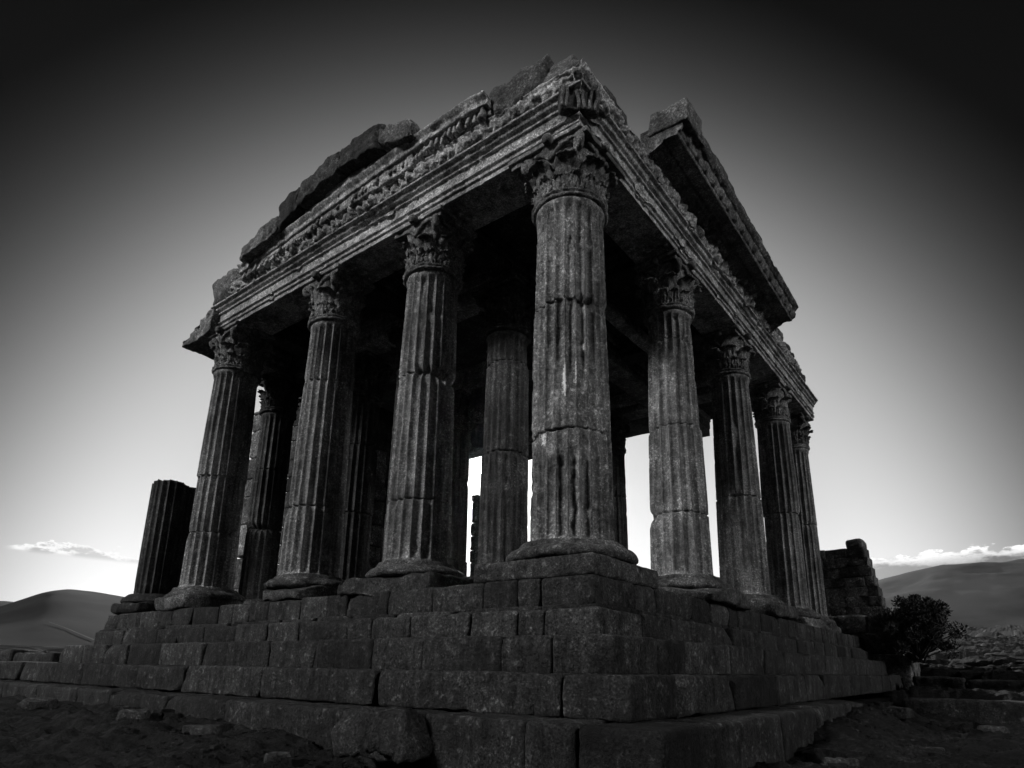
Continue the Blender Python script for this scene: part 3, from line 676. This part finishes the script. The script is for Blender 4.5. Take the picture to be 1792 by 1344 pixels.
# ------------------------------------------------------------------ bush
def bush(cx,cy,cz,label,rad=(1.75,1.4,1.35),seed=3,n=22000):
    rs=np.random.RandomState(seed); mb=MB()
    cl=[]
    for k in range(84):
        v=rs.normal(size=3); v/=np.linalg.norm(v); v[2]=v[2] if v[2]>-.55 else -v[2]
        cl.append((np.array([cx,cy,cz])+v*np.array(rad)*rs.uniform(.35,1.18),rs.uniform(.16,.42)))
    tips=[c for c,_ in cl]
    V=[];Q=[]
    for c,r_ in cl:
        for _ in range(n//84):
            d=rs.normal(size=3); d/=np.linalg.norm(d); p=c+d*r_*rs.uniform(.3,1.05)**.7
            a=rs.normal(size=3)*.5+d+np.array([0,0,.7]); a/=np.linalg.norm(a); b_=np.cross(a,rs.normal(size=3)); b_/=np.linalg.norm(b_)
            L=rs.uniform(.07,.14); W_=L*.28; i=len(V); V+= [p-a*L*.2,p+a*L*.4+b_*W_,p+a*L,p+a*L*.4-b_*W_]; Q.append([i,i+1,i+2,i+3])
    o=bpy.data.objects.new('bush',None); col.objects.link(o); thing(o,label,'bush'); o.location=(cx,cy,cz-1.2)
    off=np.array([cx,cy,cz-1.2]); mb.add(np.array(V)-off,np.array(Q)); mb.build('foliage',M_LEAF,o,False)
    m2=MB()
    for k,t in enumerate(tips):
        s=np.array([cx,cy,cz-1.15])+rs.normal(size=3)*.1; m_=(s+t)/2+rs.normal(size=3)*.12
        pts=[(1-q)**2*s+2*q*(1-q)*m_+q*q*t-off for q in np.linspace(0,1,7)]; tube(m2,pts,np.linspace(.05,.012,7),5)
    m2.build('stems',M_BARK,o)
bush(3.3,24.6,-.55,'dark leafy bush growing beside the stepped footing on the right',rad=(1.6,1.4,1.45))
def gravel():
    rs=np.random.RandomState(12); mb=MB(); P0,Q0=box_lattice(np.array([1.,.8,.6]),.7,1.2)
    n=5200; ang_=rs.uniform(R(86),R(158),n); d=2.2+22*rs.rand(n)**1.3
    x=CAM[0]+d*np.cos(ang_); y=CAM[1]+d*np.sin(ang_)
    keep=~((x<3.45)&(y>-3.45)); x=x[keep];y=y[keep];d=d[keep]
    from mathutils.bvhtree import BVHTree
    bpy.context.view_layer.update(); bv=BVHTree.FromObject(g,bpy.context.evaluated_depsgraph_get())
    for i in range(len(x)):
        h_=bv.ray_cast(Vector((x[i],y[i],5)),Vector((0,0,-1)))
        if h_[0] is None: continue
        s_=rs.uniform(.012,.035)*(1+3.*(rs.rand()>.96))*(.6+.05*d[i]); a=rs.uniform(0,6.28); c_,n_=math.cos(a),math.sin(a)
        P=P0*s_*rs.uniform(.7,1.3,3); P=P+vn(P0*1.7+i)[:,None]*s_*.4*P0; P=P@np.array([[c_,n_,0],[-n_,c_,0],[0,0,1]])
        mb.add(P+np.array([x[i],y[i],h_[0].z+s_*.2]),Q0,tone=rs.uniform(.6,3.))
    o=mb.build('gravel',M_GROUND,smooth=False); o['kind']='stuff'
gravel()
def fragments():
    from mathutils.bvhtree import BVHTree
    bpy.context.view_layer.update(); bv=BVHTree.FromObject(g,bpy.context.evaluated_depsgraph_get())
    for i,(x,y,q) in enumerate([(1.6,-5.2,.16),(.4,-4.6,.22),(-2.6,-4.6,.2),(-5.4,-4.4,.25),(4.1,-2.2,.14),(4.4,1.4,.2),(5.2,6.5,.22),(4.2,9.6,.26),(-8.5,-4.3,.24),(6.2,10.5,.25),(-1.2,-5.6,.13),(-13.5,-4.6,.3)]):
        h_=bv.ray_cast(Vector((x,y,5)),Vector((0,0,-1)))
        if h_[0] is None: continue
        z=h_[0].z; mb=MB(); rblock(mb,(x-q*1.3,y-q,z-q*.35),(x+q*1.3,y+q*.9,z+q*.75),q*.2,q*.25,q*.12,3./q*.5,2500+i*7,rotz=i*1.3,cuts=7,cutr=(.6,.9),tone=1.3)
        thing(mb.build('stone_fragment',M_STEP),'small dark broken stone fragment lying on the ground in front of the steps','stone','small stone fragments on the ground before the steps')
fragments()
# ------------------------------------------------------------------ hills
def hill(name,azs,els,dist,depth,seed,mat,zb,label=None,rough=.0,back=1.6):
    """ridge seen from the camera: heights given as elevations at azimuths"""
    od=np.argsort(azs); azs=np.radians(np.array(azs,float)[od]); els=np.array(els,float)[od]; na=160; A=np.linspace(azs[0],azs[-1],na); E=np.interp(A,azs,np.radians(els))
    k=np.ones(9)/9; E=np.convolve(np.pad(E,4,'edge'),k,'valid')
    nd=50; t=np.linspace(0,back,nd)   # 0 foot, 1 crest, >1 back slope
    Dm=dist-depth+depth*t
    zc=CAM[2]+dist*np.tan(E)
    S=np.where(t<=1,np.sin(np.clip(t,0,1)*np.pi/2)**1.05,1-((t-1)/.6)**2*.9)
    X=CAM[0]+Dm[:,None]*np.cos(A); Y=CAM[1]+Dm[:,None]*np.sin(A); Z=zb+(zc[None]-zb)*S[:,None]
    P=np.stack([X,Y,Z],-1); Z=Z+rough*fbm(P/depth*5,4,.5,seed)*np.sin(np.clip(t,0,1)*np.pi)[:,None]
    mb=MB(); mb.add(np.stack([X,Y,Z],-1).reshape(-1,3),gridq(nd,na)); o=mb.build(name,mat); o['kind']='structure'; return o
hill('hill',[176,170,166.5,165.2,164.0,163.2,161.5,160,158.6,156,150,144],[2.2,2.6,3.1,3.75,4.35,4.7,4.72,4.55,4.40,4.1,3.2,2.0],420,230,5,M_HILL,-1.,rough=2.5)
hill('hill',[185,176,170,167,165.5,164.5,160],[2.9,3.4,3.7,3.75,3.85,3.6,2.8],900,350,6,M_HILL,2.)
hill('mountain',[104,100.5,98,95,93,90,86,80],[3.2,5.2,6.6,7.4,7.55,7.5,7.3,7.0],1700,700,8,M_MOUNT,6.,rough=25)
# unseen ridge added behind the camera to hold light off the lower stone
def ridge():
    A=np.linspace(R(-170),R(30),160); t=np.linspace(0,2.2,40)
    D0=np.interp(A,[R(-170),R(-60),R(30)],[60,58,62])
    X=-2+(D0[None]-32+32*t[:,None])*np.cos(A); Y=-2+(D0[None]-32+32*t[:,None])*np.sin(A)
    Hh=np.interp(np.degrees(A),[-170,-140,-122,-105,-80,-60,-30,-5,30],[3,21,21.5,17,14,13,15,14,3])
    P=np.stack([X,Y,X*0],-1)
    S=np.where(t<1,np.sin(np.clip(t,0,1)*np.pi/2)**1.6,np.cos(np.clip((t-1)/1.2,0,1)*np.pi/2))
    Z=-5+(Hh[None]+1.5*fbm(P*.09,4,.5,4))*S[:,None]+.5*fbm(P*.5,3,.5,6)
    mb=MB(); mb.add(np.stack([X,Y,Z],-1).reshape(-1,3),gridq(40,160)); o=mb.build('hill',M_GROUND); o['kind']='structure'  # an added light blocker, though it shares the name of the distant hills
ridge()
# track on the hillside
pts=[]
for t in np.linspace(0,1,24):
    a=R(163.2-3.0*t); e=R(2.6-1.15*t+.03*math.sin(t*5)); 
    pts.append((a,e))
bpy.context.view_layer.update()
hillo=[o for o in bpy.data.objects if o.name=='hill'][0]
V=[]
from mathutils.bvhtree import BVHTree
bv=BVHTree.FromObject(hillo,bpy.context.evaluated_depsgraph_get())
for a,e in pts:
    wdt=R(.02+.03*(pts.index((a,e))/24))
    for s in(-1,1):
        d=Vector((math.cos(e+s*wdt)*math.cos(a),math.cos(e+s*wdt)*math.sin(a),math.sin(e+s*wdt)))
        hit=bv.ray_cast(Vector(CAM),d)
        if hit[0] is None: break
        V.append(tuple(hit[0]+Vector((0,0,.25))))
if len(V)%2==0 and len(V)>4:
    mb=MB(); mb.add(np.array(V),gridq(len(V)//2,2)); o=mb.build('path',M_TRACK); o['kind']='structure'

# ------------------------------------------------------------------ haze
mb=MB(); P=np.array([(x,y,z) for x in(-2600,2600) for y in(-900,2900) for z in(-9,330)],float)
mb.add(P,np.array([[0,1,3,2],[4,6,7,5],[0,4,5,1],[2,3,7,6],[0,2,6,4],[1,5,7,3]]))
mv=bpy.data.materials.new('haze_air'); mv.use_nodes=True; t=mv.node_tree; t.nodes.clear()
pv=t.nodes.new('ShaderNodeVolumePrincipled'); pv.inputs['Color'].default_value=(.9,.9,.9,1); pv.inputs['Density'].default_value=.00003; pv.inputs['Anisotropy'].default_value=.85
ov=t.nodes.new('ShaderNodeOutputMaterial'); t.links.new(pv.outputs[0],ov.inputs['Volume'])
hz_=mb.build('haze',mv,smooth=False); hz_['kind']='stuff'
